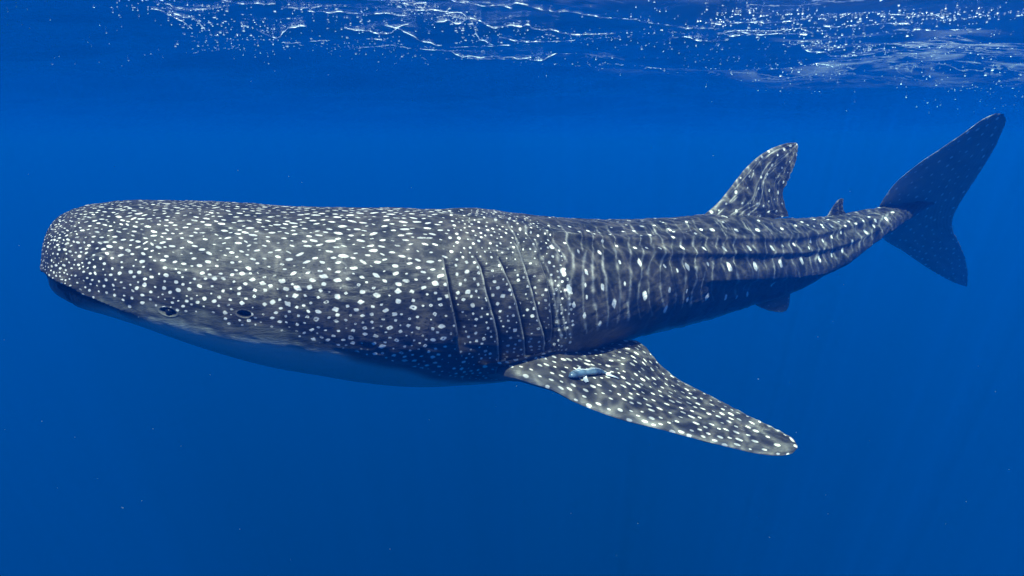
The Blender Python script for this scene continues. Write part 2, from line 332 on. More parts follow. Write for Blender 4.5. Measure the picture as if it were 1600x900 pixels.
PR = np.full((NI, NJ), -1.0); PG = np.zeros((NI, NJ)); PB = np.zeros((NI, NJ)); PA = np.zeros((NI, NJ)); DISP = np.zeros((NI, NJ))
def window(i, j, r):
    """grid indices around i,j that lie within r metres"""
    di = max(2, int(r / max(1e-4, dS[min(i, NI - 2), j])) + 2); i0, i1 = max(0, i - di), min(NI, i + di + 1)
    dj = min(NJ // 2 - 1, max(2, int(r / max(1e-4, dT[i].min())) + 2)) if dT[i].min() > r / 60 else 60
    jj = np.arange(j - dj, j + dj + 1) % NJ
    return slice(i0, i1), jj
def spot(i, j, rs, rt, amp=1.0, ang=0.0, lob=0.0, ph=0.0, target=None, ring=False, cap=1.0):
    tgt = PR if target is None else target
    si, jj = window(i, j, 1.9 * max(rs, rt))
    v = G[si][:, jj] - G[i, j]
    ts = G[min(i + 2, NI - 1), j] - G[max(i - 2, 0), j]; ts = ts / (np.linalg.norm(ts) + 1e-9)
    tt = np.cross(NR[i, j], ts)
    a = v @ ts; b = v @ tt; c, s = math.cos(ang), math.sin(ang)
    a, b = a * c + b * s, -a * s + b * c
    th = np.arctan2(b / rt, a / rs); q = np.hypot(a / rs, b / rt) / (1 + lob * np.cos(4 * th + ph) + .6 * lob * np.cos(3 * th + 2 * ph))
    val = np.minimum((1 - q) * amp, cap)
    if ring: val = np.minimum(val, (q - .25) * 2.2)
    val = np.where(np.abs(v @ NR[i, j]) < max(rs, rt) * 2 + .02, val, -1)
    blk = tgt[si][:, jj]; tgt[np.ix_(np.arange(si.start, si.stop), jj)] = np.maximum(blk, val)
def stroke(pts, wid, amp, target, mirror=True, seed=0, vary=.6):
    pts = np.array(pts, float); q = curve(pts, max(8, int(np.linalg.norm(np.diff(pts, axis=0), axis=1).sum() / 1.6)))
    for k, (px, py) in enumerate(q):
        i, j = pix2ij(px, py); e = 1 + vary * vnoise(k * .22, seed); a = amp * np.clip(.75 + .6 * vnoise(k * .16 + 50, seed + 1), .05, 1) * min(1, .3 + k / 4, .3 + (len(q) - k) / 4)
        for jj in ((j, mirror_j(j)) if mirror else (j,)):
            si, jw = window(i, jj, wid * 3)
            v = G[si][:, jw] - G[i, jj]; d = np.linalg.norm(v, axis=2) / (wid * e)
            tb = target[si][:, jw]; target[np.ix_(np.arange(si.start, si.stop), jw)] = np.maximum(tb, a * np.exp(-d * d))

# belly (white underside): below a line drawn along the flank
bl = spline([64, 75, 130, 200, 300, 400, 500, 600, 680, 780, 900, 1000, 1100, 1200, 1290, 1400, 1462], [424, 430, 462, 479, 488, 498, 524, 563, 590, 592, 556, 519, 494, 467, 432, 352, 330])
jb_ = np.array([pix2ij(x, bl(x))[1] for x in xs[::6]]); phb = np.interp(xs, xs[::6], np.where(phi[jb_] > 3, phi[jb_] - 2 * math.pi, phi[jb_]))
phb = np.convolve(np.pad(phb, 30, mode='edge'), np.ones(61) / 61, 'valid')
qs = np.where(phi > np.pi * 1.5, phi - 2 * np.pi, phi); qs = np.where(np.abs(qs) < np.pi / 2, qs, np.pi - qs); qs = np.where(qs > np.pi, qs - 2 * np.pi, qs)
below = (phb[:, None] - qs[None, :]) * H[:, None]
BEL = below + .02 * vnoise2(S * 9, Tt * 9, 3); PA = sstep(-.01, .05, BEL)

# ---- small dense spots over the head and shoulders (Poisson discs in skin metres)
gillx = 690
def spacing(px, q):
    base = .0315 + .010 * sstep(280, 640, px) - .008 * sstep(690, 760, px)
    if px < 200: base *= .66 + .34 * sstep(80, 200, px)
    return base * (1 - .12 * (q < .2))
acc_p = np.zeros((0, 3)); acc_r = np.zeros(0); n_sp = 0
cand_i = rng.integers(6, np.searchsorted(xs, 816), 36000); cand_j = rng.integers(0, NJ, 36000)
wgt = rng.uniform(0, 1, 36000)
for i, j, wv_ in zip(cand_i, cand_j, wgt):
    if dT[i, j] < wv_ * dT.max() * .9 and dT[i, j] < .02 and wv_ > .9: continue
    if PA[i, j] > (.08 if xs[i] < 260 else .35 if xs[i] < 480 else .85): continue
    px = X_[i, j]; q = qs[j]; sp_ = spacing(px, q) * rng.uniform(.72, 1.12)
    p = G[i, j]
    if len(acc_p):
        d = p - acc_p; ts = G[min(i + 2, NI - 1), j] - G[max(i - 2, 0), j]; ts = ts / (np.linalg.norm(ts) + 1e-9)
        al = d @ ts; dd = np.sqrt(np.maximum((d * d).sum(1) - al * al, 0) * 1.25 + al * al * .72)
        if (dd < np.minimum(sp_, acc_r) * .98 + .0).any(): continue
    cap = rng.choice([1, 1, 1, .3, .14]); acc_p = np.vstack([acc_p, p]); acc_r = np.r_[acc_r, sp_]; n_sp += 1
    back = sstep(.35, .9, q)
    r = sp_ * rng.uniform(.20, .33) * (1 - .15 * back)
    if rng.random() < .25: r *= .6
    flower = sstep(260, 420, px) * (1 - back)
    asp = 1.15 + .85 * back + rng.uniform(-.1, .35)
    if px > 700: asp = rng.uniform(.8, 1.2)
    spot(i, j, r * asp, r / asp ** .4, amp=1.0, ang=rng.normal(0, .25), lob=.03 + .10 * flower * rng.random(), ph=rng.uniform(0, 6.28), ring=(flower > .4 and rng.random() < .16), cap=cap)
print('spots', n_sp)
# dark pores between the spots of the cheek
ca = np.argwhere((X_ > 330) & (X_ < 790) & (PR < -.45) & (PA < .4) & (qs[None, :] < .75) & facing)
for k in rng.choice(len(ca), 620, replace=False):
    i, j = ca[k]; r = rng.uniform(.004, .0075)
    if rng.random() < (sstep(330, 480, X_[i, j]) * (1 - .5 * sstep(700, 800, X_[i, j]))): spot(i, j, r, r, amp=1.5, target=PB)
# ---- faint streaks running along the back
for k in range(85):
    px = rng.uniform(90, 860); tp, bt = top(px), bot(px); py = tp + (bt - tp) * rng.uniform(.03, .55); ln = rng.uniform(10, 34)
    sl = (top(px + 20) - top(px - 20)) / 40
    stroke([(px, py), (px + ln / 2, py + sl * ln / 2 + rng.normal(0, 1.5)), (px + ln, py + sl * ln + rng.normal(0, 3))], .0035, rng.uniform(.12, .4), PG, True, k)

# ---- big spots of the flank, where the photograph has them
A5 = [(145,430,3),(175,525,3),(335,328,2),(355,513,2.4),(418,604,3),(222,320,1.6),(445,380,1.6),(553,383,2.6),(583,560,3),(475,495,1.5),(690,632,2.8),(778,305,2),(813,404,2.7),(893,308,1.8),
 (1003,308,2),(1030,405,3),(1165,400,2.8),(1138,305,2),(1265,303,2),(1300,385,2.4),(715,530,2),(808,535,1.5),(812,583,2),(918,568,2.8),(1020,570,2.2),(1078,570,1.5),(1140,560,1.5),(688,400,1.6),
 (922,390,1.5),(265,432,2),(258,505,1.4),(268,570,1.5),(260,670,2),(340,715,2),(200,612,2),(712,205,2),(943,207,2),(735,217,1.2),(1075,208,1.8),(1190,208,2),(565,185,1.6),(605,237,1.4),(525,305,1.6),
 (590,303,1.4),(655,308,1.5),(725,255,1.6),(850,228,1.4),(755,425,1.5),(805,165,1.2),(1005,130,1.4),(1128,120,1.4),(80,292,2),(460,215,1.2),(270,215,1.5),(215,230,1.2),(115,182,1.2),(175,187,1.4),
 (60,180,1),(150,270,1.2),(350,270,1.2),(430,290,1.3),(300,235,1.1),(385,240,1.2),(520,210,1.4),(630,180,1.3),(680,165,1),(480,180,1.1),(555,245,1.1),(885,205,1.4),(400,190,1.1),(890,120,1.2)]
A6 = [(55,567,1.8),(148,567,1.8),(265,563,2),(377,563,1.9),(80,637,1.6),(173,652,3),(292,645,2.8),(407,633,2.7),(509,620,2.5),(588,612,2.3),(645,590,2),(427,552,1.2),(480,547,1.6),(543,563,1.3),
 (560,530,1.8),(616,527,1.5),(658,510,1.4),(208,480,1.8),(312,480,2),(425,472,1.7),(490,455,1.5),(520,440,1.4),(100,478,2),(150,410,1.5),(257,405,1.5),(17,497,1.4),(47,475,1.5),(575,430,1.3),(610,455,1.3),
 (655,465,1.5),(575,462,1.2),(615,468,1.2),(703,490,1.4),(735,443,1.2),(765,453,1.2),(805,490,1.8),(740,535,1.9),(697,572,1.8),(390,737,2.6),(75,792,2.6),(165,795,2),(268,780,1.8),(855,440,1.6),(845,463,1.4),
 (905,430,1.6),(880,370,1.3),(715,462,1.2),(800,440,1.1),(830,420,1.1),(690,440,1.1),(640,430,1.1),(545,455,1.1)]
big = [(840 + u * .2888, 300 + v * .2888, s, 1.0) for u, v, s in A5] + [(1080 + u / 3, 200 + v / 3, s, .9) for u, v, s in A6]
for px, py, s, k in big:
    i, j = pix2ij(px, py); r = s * D_[i, j] / F * 2.0 * k
    fl = qs[j] < .9
    for jj in (j, mirror_j(j)):
        spot(i, jj, r * (.88 if fl else 1.25), r * (1.3 if fl else .95), 1.0, rng.normal(0, .12), .08, rng.uniform(0, 6))
# ---- wavy pale bars between the spots
x = 872.0; kb = 0
while x < 1400:
    tp, bt = top(x), bot(x); hgt = bt - tp
    top_part = [(x - 16 + rng.normal(0, 2), tp + 6), (x - 6 + rng.normal(0, 2), tp + .14 * hgt), (x, tp + .22 * hgt)]
    lo = [(x + 4 * math.sin(q * 5 + kb) + rng.normal(0, 1.0) + (3 if x < 1000 else 0) * q, tp + hgt * (.22 + q * .62)) for q in np.linspace(0, 1, 6)]
    if rng.random() < .85: stroke(top_part, .0052, rng.uniform(.35, .75), PG, True, kb)
    stroke(lo, .0065 + .002 * rng.random(), rng.uniform(.35, .75), PG, True, kb + 500)
    x += 19 - 8 * (x - 872) / 528 + rng.uniform(-2, 2); kb += 1
for k in range(26):
    px = rng.uniform(1000, 1390); tp = top(px); stroke([(px, tp + rng.uniform(3, 8)), (px + 8, tp + rng.uniform(10, 16)), (px + 16, tp + rng.uniform(20, 28))], .004, rng.uniform(.3, .6), PG, True, 900 + k)
# creases and pale lines behind the last gill slit
for k, (pts, w_, a_) in enumerate([
    ([(792, 350), (802, 362), (812, 388)], .005, .7), ([(818, 352), (828, 372), (838, 395)], .005, .7), ([(836, 372), (850, 398), (862, 424), (870, 455)], .006, .9),
    ([(845, 415), (858, 428), (868, 450), (874, 490), (880, 530)], .006, .9), ([(862, 372), (878, 392), (888, 410)], .005, .6), ([(850, 360), (866, 384), (878, 402)], .004, .6),
    ([(872, 440), (878, 470), (884, 500), (888, 530)], .005, .7), ([(882, 450), (890, 470), (898, 478)], .004, .5), ([(858, 480), (866, 510), (862, 545)], .006, .8),
    ([(640, 328), (700, 336), (760, 342), (810, 350), (860, 362), (900, 370)], .003, .55), ([(700, 322), (760, 330), (830, 345), (880, 362)], .003, .4)]):
    stroke(pts, w_, a_, PG, True, 1300 + k)

# ---- gill slits: each flap stands proud and drops into a groove behind it
GILLS = [[(694, 400), (697, 430), (703, 462), (711, 495), (716, 530), (716, 552)],
         [(742, 398), (752, 425), (759, 455), (768, 485), (776, 520), (779, 555), (774, 584)],
         [(774, 394), (787, 425), (800, 455), (811, 495), (818, 535), (820, 564)],
         [(804, 376), (817, 415), (829, 450), (840, 495), (849, 535), (849, 556)],
         [(834, 372), (845, 410), (855, 440), (861, 475), (864, 515), (862, 541)]]
Scen = S
for gi, gp in enumerate(GILLS):
    q = curve(gp, 70); ij = np.array([pix2ij(a, b) for a, b in q], float)
    uph = np.where(phi > np.pi * 1.5, phi - 2 * np.pi, phi)
    fph = uph[ij[:, 1].astype(int)]; fi = ij[:, 0]; od = np.argsort(fph)
    lo_, hi_ = fph.min(), fph.max()
    for side_ in (0, 1):
        pj = uph if side_ == 0 else np.where(math.pi - phi < -math.pi / 2, math.pi - phi, math.pi - phi)
        ic = np.interp(pj, fph[od], fi[od]); ic = np.convolve(np.pad(ic, 3, mode='edge'), np.ones(7) / 7, 'valid') if side_ == 0 else ic
        env = sstep(lo_ - .03, lo_ + (.10 if gi else .30), pj) * (1 - sstep(hi_ - .22, hi_ + .02, pj))
        if side_ == 1: env = env * ((phi > 1.6) & (phi < 4.4))
        else: env = env * (np.abs(uph) < 1.6)
        for j in np.where(env > .001)[0]:
            sc_ = np.interp(ic[j], np.arange(NI), S[:, j]); ds = S[:, j] - sc_
            w5 = 1.0 + .5 * (gi == 4) + .2 * (gi == 0)
            f = np.where(ds < 0, .026 * np.exp(ds / .05), -.040 * np.exp(-np.abs(ds) / (.05 * w5))) - .030 * np.exp(-((ds - .008) / (.009 * w5)) ** 2)
            DISP[:, j] += env[j] * f; PR[:, j] = np.where((np.abs(ds - .010) < .024) & (env[j] > .3), -1, PR[:, j])
            PB[:, j] = np.maximum(PB[:, j], env[j] * .92 * np.exp(-((ds - .014) / (.0195 * w5)) ** 4))  # shade of the slit painted dark into the groove
            PG[:, j] = np.maximum(PG[:, j], env[j] * .7 * np.exp(-((ds + .008) / .0045) ** 2))  # lit edge of the flap painted as a pale line
LIPU = np.zeros((NI, NJ)); LIPL = np.zeros((NI, NJ))
# ---- mouth: long slot under the blunt snout
for pts, dep, wd in (([(64, 426), (74, 434), (84, 441), (96, 448), (112, 457), (134, 467), (160, 478), (184, 490)], .045, .016),):
    q = curve(pts, 120)
    for k, (px, py) in enumerate(q):
        i, j = pix2ij(px, py)
        for jj in (j, mirror_j(j)):
            si, jw = window(i, jj, wd * 4); v = G[si][:, jw] - G[i, jj]; d = np.linalg.norm(v, axis=2) / wd
            ix = np.ix_(np.arange(si.start, si.stop), jw); e = np.exp(-d ** 4) * min(1, (len(q) - k) / 14); up_ = v[..., 2] > 0; LIPU[ix] = np.maximum(LIPU[ix], np.where(up_, np.exp(-(d / 2.4) ** 2), 0)); LIPL[ix] = np.maximum(LIPL[ix], np.where(up_, 0, np.exp(-(d / 3.2) ** 2)) * min(1, (len(q) - k) / 20))
            DISP[ix] = np.minimum(DISP[ix], -dep * e); PB[ix] = np.maximum(PB[ix], .95 * np.exp(-(d / .8) ** 4) * min(1, (len(q) - k) / 14))
DISP += .012 * LIPU * (DISP > -.03) - .022 * LIPL; PR = np.where(LIPL > .02, -1, PR)
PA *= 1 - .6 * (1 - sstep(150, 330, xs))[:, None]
# ---- eye socket and spiracle
EYE = (262, 487); SPI = (381, 490)
for (px, py), rs, rt, dep in ((EYE, .033, .015, .012), (SPI, .025, .013, .022)):
    i, j = pix2ij(px, py)
    for jj in (j, mirror_j(j)):
        tmp = np.full((NI, NJ), -1.0); spot(i, jj, rs * 1.35, rt * 1.35, 1.0, target=tmp)
        e = np.clip(tmp, 0, 1); DISP += -dep * sstep(0, .55, e) + .002 * np.exp(-((tmp - .02) / .12) ** 2) * (tmp > -.5)
        PB = np.maximum(PB, .93 * sstep(.12, .3, e)); PR = np.where(e > .05, -1, PR)
        PG = np.maximum(PG, .2 * np.exp(-((tmp - .02) / .07) ** 2) * (tmp > -.5))
# ---- lengthwise ridges of the back and flank, and the strong keel of the tail stalk
def along(ptx, pty, x0, x1):
    f = spline(ptx, pty); px = np.linspace(x0, x1, 160); ij = [pix2ij(a, f(a)) for a in px]
    ii_ = np.array([a for a, b in ij], float); ph_ = phi[[b for a, b in ij]]; ph_ = np.where(ph_ > 4, ph_ - 2 * np.pi, ph_)
    od_ = np.argsort(ii_); p = np.interp(np.arange(NI), ii_[od_], ph_[od_]); return np.convolve(np.pad(p, 20, mode='edge'), np.ones(41) / 41, 'valid')
Rloc = np.sqrt(W[:, None] * np.maximum(H, .03)[:, None])
for ptx, pty, x0, x1, amp_, up_, dn_, fade in (
    ([600, 700, 780, 860, 1000, 1100, 1240, 1340, 1400], [328, 336, 346, 366, 376, 374, 372, 350, 334], 600, 1395, .018, .055, .022, (600, 860, 1330, 1420)),
    ([880, 1000, 1100, 1240, 1300, 1380], [392, 397, 396, 394, 385, 352], 880, 1375, .020, .060, .024, (860, 980, 1330, 1410)),
    ([940, 1000, 1100, 1200, 1250, 1290, 1330, 1370], [425, 430, 436, 432, 427, 418, 398, 368], 940, 1365, .070, .11, .035, (985, 1120, 1400, 1455))):
    pk = along(ptx, pty, x0, x1)[:, None]
    am = amp_ * sstep(fade[0], fade[1], xs) * (1 - sstep(fade[2], fade[3], xs)); am = am * (.52 + .48 * sstep(1130, 1260, xs) if amp_ > .05 else 1); am = am * np.clip(Rloc[:, 0] / .26, .3, 1)
    q = np.where(phi > np.pi * 1.5, phi - 2 * np.pi, phi)[None, :]
    for side_ in (0, 1):
        qq = q if side_ == 0 else math.pi - q
        d = (qq - pk) * Rloc
        DISP += am[:, None] * np.where(d > 0, np.exp(-(d / up_) ** 2), np.exp(-(d / dn_) ** 2) - .45 * np.exp(-((d + 2.4 * dn_) / (1.4 * dn_)) ** 2) * sstep(0, -dn_, d)) * (np.abs(qq) < 1.75)
SPF = 1 - sstep(.35, 1, PA); PA = .12 * sstep(-.01, .02, BEL) + .88 * sstep(.035, .11, BEL) * (1 - .5 * (1 - sstep(120, 260, xs))[:, None])  # pale belly; its edge and the jaw kept darker as painted shade
# ---- soft folds and swellings of the flank
fold = .004 * vnoise2(S * 5, Tt * 9, 21) + .0035 * sstep(760, 900, xs)[:, None] * vnoise2(S * 20, Tt * 3.5, 22) + .0022 * vnoise2(S * 16, Tt * 40, 23) * (1 - PA)
DISP += fold * sstep(70, 120, xs)[:, None] * (1 - sstep(1430, 1462, xs))[:, None]
DISP *= np.clip(xs - X0, 0, 8)[:, None] / 8
G2 = G + NR * DISP[..., None]
PB = np.clip(PB, 0, 1); PG = np.clip(PG, 0, 1) * (1 - PA * .7)
# pattern.R: 0.33 at a spot's rim
# under the belly line the spots fade
RR = np.clip(.42 + .9 * PR, 0, 1.2) * SPF
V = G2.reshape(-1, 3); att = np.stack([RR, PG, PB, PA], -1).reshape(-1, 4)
Q = grid_quads(NI, NJ, True)
# caps
V = np.vstack([V, G2[0].mean(0) - .004 * np.array([1, 0, 0]), G2[-1].mean(0)])
att = np.vstack([att, att[:NJ].mean(0), att[-NJ:].mean(0)])
jn = np.arange(NJ); capa = np.stack([np.full(NJ, NI * NJ), (jn + 1) % NJ, jn, jn], 1)[:, :3]; base = (NI - 1) * NJ
capb = np.stack([np.full(NJ, NI * NJ + 1), base + jn, base + (jn + 1) % NJ], 1)

shark = bpy.data.objects.new('whale_shark', None); COL.objects.link(shark)
org = C[np.searchsorted(xs, 700)] - np.array([0, 0, .55]); shark.location = org
tag(shark, 'large grey whale shark with white spots swimming just below the rippled water surface', 'whale shark')
def skin_mesh(name, V, Q, tris=None, attr=None, mat=None, parent=None):
    V = np.asarray(V, np.float32) - org
    m = bpy.data.meshes.new(name)
    nl = Q.size + (0 if tris is None else tris.size)
    m.vertices.add(len(V)); m.vertices.foreach_set('co', V.astype(np.float32).ravel())
    li = Q.ravel() if tris is None else np.r_[Q.ravel(), tris.ravel()]
    ls = np.arange(0, Q.size, 4) if tris is None else np.r_[np.arange(0, Q.size, 4), Q.size + np.arange(0, tris.size, 3)]
    m.loops.add(nl); m.loops.foreach_set('vertex_index', li.astype(np.int32))
    m.polygons.add(len(ls)); m.polygons.foreach_set('loop_start', ls.astype(np.int32)); m.polygons.foreach_set('use_smooth', np.ones(len(ls), bool))
    m.update(calc_edges=True)
    if attr is not None:
        a = m.color_attributes.new('pattern', 'FLOAT_COLOR', 'POINT'); a.data.foreach_set('color', np.asarray(attr, np.float32).ravel())
    m.materials.append(mat); o = bpy.data.objects.new(name, m); COL.objects.link(o); o.parent = parent or shark
    return o
skin_mesh('body', V, Q, np.r_[capa, capb], att, M_SKIN)

# eyes: a dark ball set in each socket
def ball(name, c, r, scale=(1, 1, 1), mat=None, parent=None, off=org, rot=None, seg=24):
    bm = bmesh.new(); bmesh.ops.create_uvsphere(bm, u_segments=seg, v_segments=seg // 2, radius=r)
    for v in bm.verts: v.co = Vector((v.co.x * scale[0], v.co.y * scale[1], v.co.z * scale[2]))
    if rot is not None: bmesh.ops.rotate(bm, verts=bm.verts, cent=(0, 0, 0), matrix=rot)
    bmesh.ops.translate(bm, verts=bm.verts, vec=Vector(c - off))
    m = bpy.data.meshes.new(name); bm.to_mesh(m); bm.free()
    for p in m.polygons: p.use_smooth = True
    m.materials.append(mat); o = bpy.data.objects.new(name, m); COL.objects.link(o); o.parent = parent; return o
i, j = pix2ij(*EYE)
for jj in (j, mirror_j(j)):
    ball('eye', G[i, jj] - NR[i, jj] * .012, .018, (1, 1, .8), M_EYE, shark)

# ------------------------------------------------------------------ fins: lofted between a leading and a trailing edge
def fin(name, lead, trail, nv, nu, thick, spots=None, root_flare=.0, bars=0, edge_pale=.3, spot_space=.06, spot_r=.013, elong=1.7, amp=1.0, seed=0, blunt=False, ragged=0.0, mat=None, mott=.02, flare_w=.06, pale=0.0):
    """lead/trail: (px, py, depth) lists from root to tip"""
    r = np.random.default_rng(seed)
    la, ta = np.array(lead, float), np.array(trail, float)
    Lc = curve(P(la[:, 0], la[:, 1], la[:, 2]), nv); Tc = curve(P(ta[:, 0], ta[:, 1], ta[:, 2]), nv)
    v = np.linspace(0, 1, nv)
    if ragged:
        dirn = Tc - Lc; dirn /= np.linalg.norm(dirn, axis=1, keepdims=True) + 1e-9
        Tc = Tc + dirn * (ragged * (vnoise(v * 60, seed) * .6 + vnoise(v * 140, seed + 1) * .4) * sstep(0, .06, v) * (1 - sstep(.94, 1, v)))[:, None]
    u = .5 - .5 * np.cos(np.linspace(0, np.pi, nu)); u = .25 * u + .75 * np.linspace(0, 1, nu)
    M = Lc[:, None] * (1 - u)[None, :, None] + Tc[:, None] * u[None, :, None]
    a = np.gradient(M, axis=0); b = np.gradient(M, axis=1); n = np.cross(a, b); nn = np.linalg.norm(n, axis=2, keepdims=True)
    n = n / (nn + 1e-12); avg = n[nv // 8: -nv // 8].reshape(-1, 3).mean(0); avg /= np.linalg.norm(avg)
    n = np.where(nn > 1e-9, n, avg); n = n * .6 + avg * .4; n /= np.linalg.norm(n, axis=2, keepdims=True)
    if avg @ M.reshape(-1, 3).mean(0) > 0: n = -n                # side A faces the camera
    ch = np.linalg.norm(Tc - Lc, axis=1)
    prof = (1.48 * np.sqrt(u) - .63 * u - 1.76 * u ** 2 + 1.42 * u ** 3 - .51 * u ** 4) * 2.0
    th = (thick[0] * (1 - v) ** 1.2 + thick[1] * (1 - (1 - v) ** 1.2))[:, None] * np.clip(prof, 0, None)[None, :]
    th = th * np.sqrt(np.clip(1 - v ** 14, 0, 1))[:, None]
    th = th + root_flare * np.exp(-(v / flare_w) ** 1.5)[:, None] * np.clip(prof, 0, 1)[None, :] ** .5
    rays = .0012 * np.sin((v[:, None] * .35 + u[None, :]) * 130 + 3 * vnoise2(v[:, None] * 5 + 0 * u, u[None, :] * 3 + 0 * v[:, None], seed)) * sstep(.2, .8, u)[None, :]
    und = .0035 * vnoise2(v[:, None] * 22 + 0 * u, u[None, :] * 7 + 0 * v[:, None], seed + 5)
    A = M + n * (th + rays + und)[..., None]; B = M - n * (th + rays - und)[..., None]
    B[:, 0] = A[:, 0] = M[:, 0]; B[:, -1] = A[:, -1] = M[:, -1]; A[-1] = B[-1] = M[-1]
    fr_ = np.full((nv, nu), -1.0); fg = np.zeros((nv, nu))
    Mv = M.reshape(-1, 3); pts = []
    if spot_space:
        for k in range(6000):
            i, j = r.integers(2, nv - 1), r.integers(1, nu - 1)
            if ch[i] < r.random() * ch.max(): continue
            p = M[i, j]
            if pts and np.min(np.linalg.norm(np.array(pts) - p, axis=1)) < spot_space * r.uniform(.8, 1.2): continue
            pts.append(p); rs = spot_r * r.uniform(.55, 1.25); e = elong * r.uniform(.8, 1.3)
            di = int(rs * e * 2.4 / (np.linalg.norm(M[min(i + 1, nv - 1), j] - M[i, j]) + 1e-5)) + 2; dj = int(rs * e * 2.4 / (ch[i] / nu + 1e-5)) + 2
            s0, s1, t0, t1 = max(0, i - di), min(nv, i + di), max(0, j - dj), min(nu, j + dj)
            d = M[s0:s1, t0:t1] - p; ax_ = M[min(i + 3, nv - 1), j] - M[max(i - 3, 0), j]; ax_ /= np.linalg.norm(ax_) + 1e-9
            al = d @ ax_; pe = np.sqrt(np.maximum((d * d).sum(2) - al * al, 0)); qv = np.hypot(al / (rs * e ** .6), pe / (rs / e ** .4))
            fr_[s0:s1, t0:t1] = np.maximum(fr_[s0:s1, t0:t1], (1 - qv) * amp)
    for k in range(bars):
        u0 = r.uniform(.03, .97); ph = r.uniform(0, 6)
        uc = u0 + .035 * np.sin(v * r.uniform(8, 20) + ph) + .02 * vnoise(v * 9, seed + k); w = .006 + .006 * r.random()
        fg = np.maximum(fg, r.uniform(.35, .9) * np.exp(-((u[None, :] - uc[:, None]) / w) ** 2) * np.clip(.5 + .9 * vnoise(v * 14 + k * 7, seed + k + 50), 0, 1)[:, None])
    m_e = edge_pale * np.exp(-(u / .05))[None, :] * sstep(.02, .22, v)[:, None] * (1 + .5 * vnoise(v * 40, seed + 9))[:, None]
    m_t = edge_pale * .7 * np.exp(-((1 - u) / .02))[None, :]
    fg = np.clip(np.maximum(fg, m_e + m_t), 0, 1)
    mo = np.clip(.12 * vnoise2(v[:, None] * 40 + 0 * u, u[None, :] * 16 + 0 * v[:, None], seed + 31) + mott, 0, 1)
    fg = np.clip(fg + mo, 0, 1)
    at_ = np.stack([np.clip(.42 + .9 * fr_, 0, 1.2), fg, 0 * fg, 0 * fg + pale], -1)
    ab = at_.copy(); ab[..., 3] = .35; ab[..., 0] *= .4
    V = np.r_[A.reshape(-1, 3), B.reshape(-1, 3)]; at2 = np.r_[at_.reshape(-1, 4), ab.reshape(-1, 4)]
    q = grid_quads(nv, nu); q2 = q[:, ::-1] + nv * nu
    return skin_mesh(name, V, np.r_[q, q2], None, at2, mat or M_FIN), (M, A)

def skin_depth(px, py):
    i, j = pix2ij(px, py); return D_[i, j]
print('depths', [round(float(skin_depth(a, b)), 2) for a, b in ((760, 580), (790, 585), (830, 580), (870, 560), (900, 528), (950, 530), (990, 520), (1160, 345), (1300, 345))])
def on_plane(pts, p0, nrm):
    out = []
    for a, b in pts:
        d = (a - 800) / F * CR - (b - 450) / F * CU + CF; out.append((a, b, float((p0 @ nrm) / (d @ nrm))))
    return out
pec_l = [(735, 574, skin_depth(735, 574) + .03), (768, 582, 3.52), (800, 590, 3.44), (834, 600, 3.42), (862, 609, 3.42), (900, 629, 3.43), (960, 652, 3.44), (1040, 673, 3.46), (1120, 694, 3.48), (1180, 708, 3.48), (1215, 712, 3.49), (1236, 709, 3.50), (1246, 700, 3.51)]
pec_t = [(880, 530, skin_depth(880, 530) + .06), (940, 530, 4.12), (992, 532, 4.16), (1008, 542, 4.12), (1028, 566, 4.06), (1062, 594, 3.98), (1100, 614, 3.90), (1140, 634, 3.80), (1180, 655, 3.70), (1215, 672, 3.61), (1238, 685, 3.55), (1246, 698, 3.52)]
pfin, (PM, PAf) = fin('pectoral_fin', pec_l, pec_t, 330, 170, (.040, .012), root_flare=.06, flare_w=.14, spot_space=.046, spot_r=.0102, elong=1.9, edge_pale=.28, seed=3, ragged=.006)
dn = np.array([.50, -.84, .16]); d0 = P(1165, 340, depth(1165) - .03)
fin('dorsal_fin', on_plane([(1080, 352), (1100, 336), (1122, 317), (1142, 292), (1166, 262), (1190, 241), (1215, 228), (1236, 223), (1244, 223)], d0, dn),
    on_plane([(1200, 362), (1206, 343), (1232, 337), (1226, 318), (1223, 302), (1229, 286), (1239, 264), (1245, 244), (1247, 228)], d0, dn),
    200, 130, (.045, .010), root_flare=.07, spot_space=.085, spot_r=.012, elong=1.2, bars=14, edge_pale=.3, seed=8, ragged=.012)
d1 = P(1300, 340, depth(1300)); dn1 = np.array([.45, -.86, -.1])
fin('second_dorsal_fin', on_plane([(1282, 350), (1292, 338), (1302, 322), (1312, 311), (1315, 310)], d1, dn1), on_plane([(1318, 346), (1324, 338), (1318, 328), (1317, 318), (1318, 311)], d1, dn1),
    50, 40, (.016, .004), root_flare=.02, spot_space=0, edge_pale=.4, seed=12)
fin('pelvic_fin', [(1166, 466, 5.40), (1180, 476, 5.36), (1195, 483, 5.33), (1212, 487, 5.30), (1222, 488, 5.30)], [(1222, 450, 5.60), (1235, 452, 5.62), (1234, 466, 5.52), (1232, 479, 5.40), (1228, 486, 5.33)],
    50, 40, (.014, .004), root_flare=.01, spot_space=.09, spot_r=.008, edge_pale=.1, seed=14, amp=.3, mat=M_SKIN, pale=.35)
c0 = P(1450, 322, depth(1450) + .03); cn = np.array([.22, -.78, -.60])
fin('caudal_fin', on_plane([(1508, 447), (1488, 440), (1450, 419), (1412, 393), (1378, 370), (1374, 350), (1376, 318), (1395, 291), (1430, 260), (1470, 232), (1510, 205), (1540, 184), (1556, 177)], c0, cn),
    on_plane([(1511, 446), (1512, 430), (1509, 408), (1500, 382), (1489, 360), (1488, 344), (1495, 326), (1512, 298), (1532, 268), (1550, 238), (1564, 210), (1572, 190), (1568, 178)], c0, cn),
    240, 120, (.012, .012), root_flare=0, spot_space=.085, spot_r=.013, elong=1.3, edge_pale=.4, seed=17, amp=.9, ragged=.006, mat=M_SKIN, mott=.30, pale=.22)

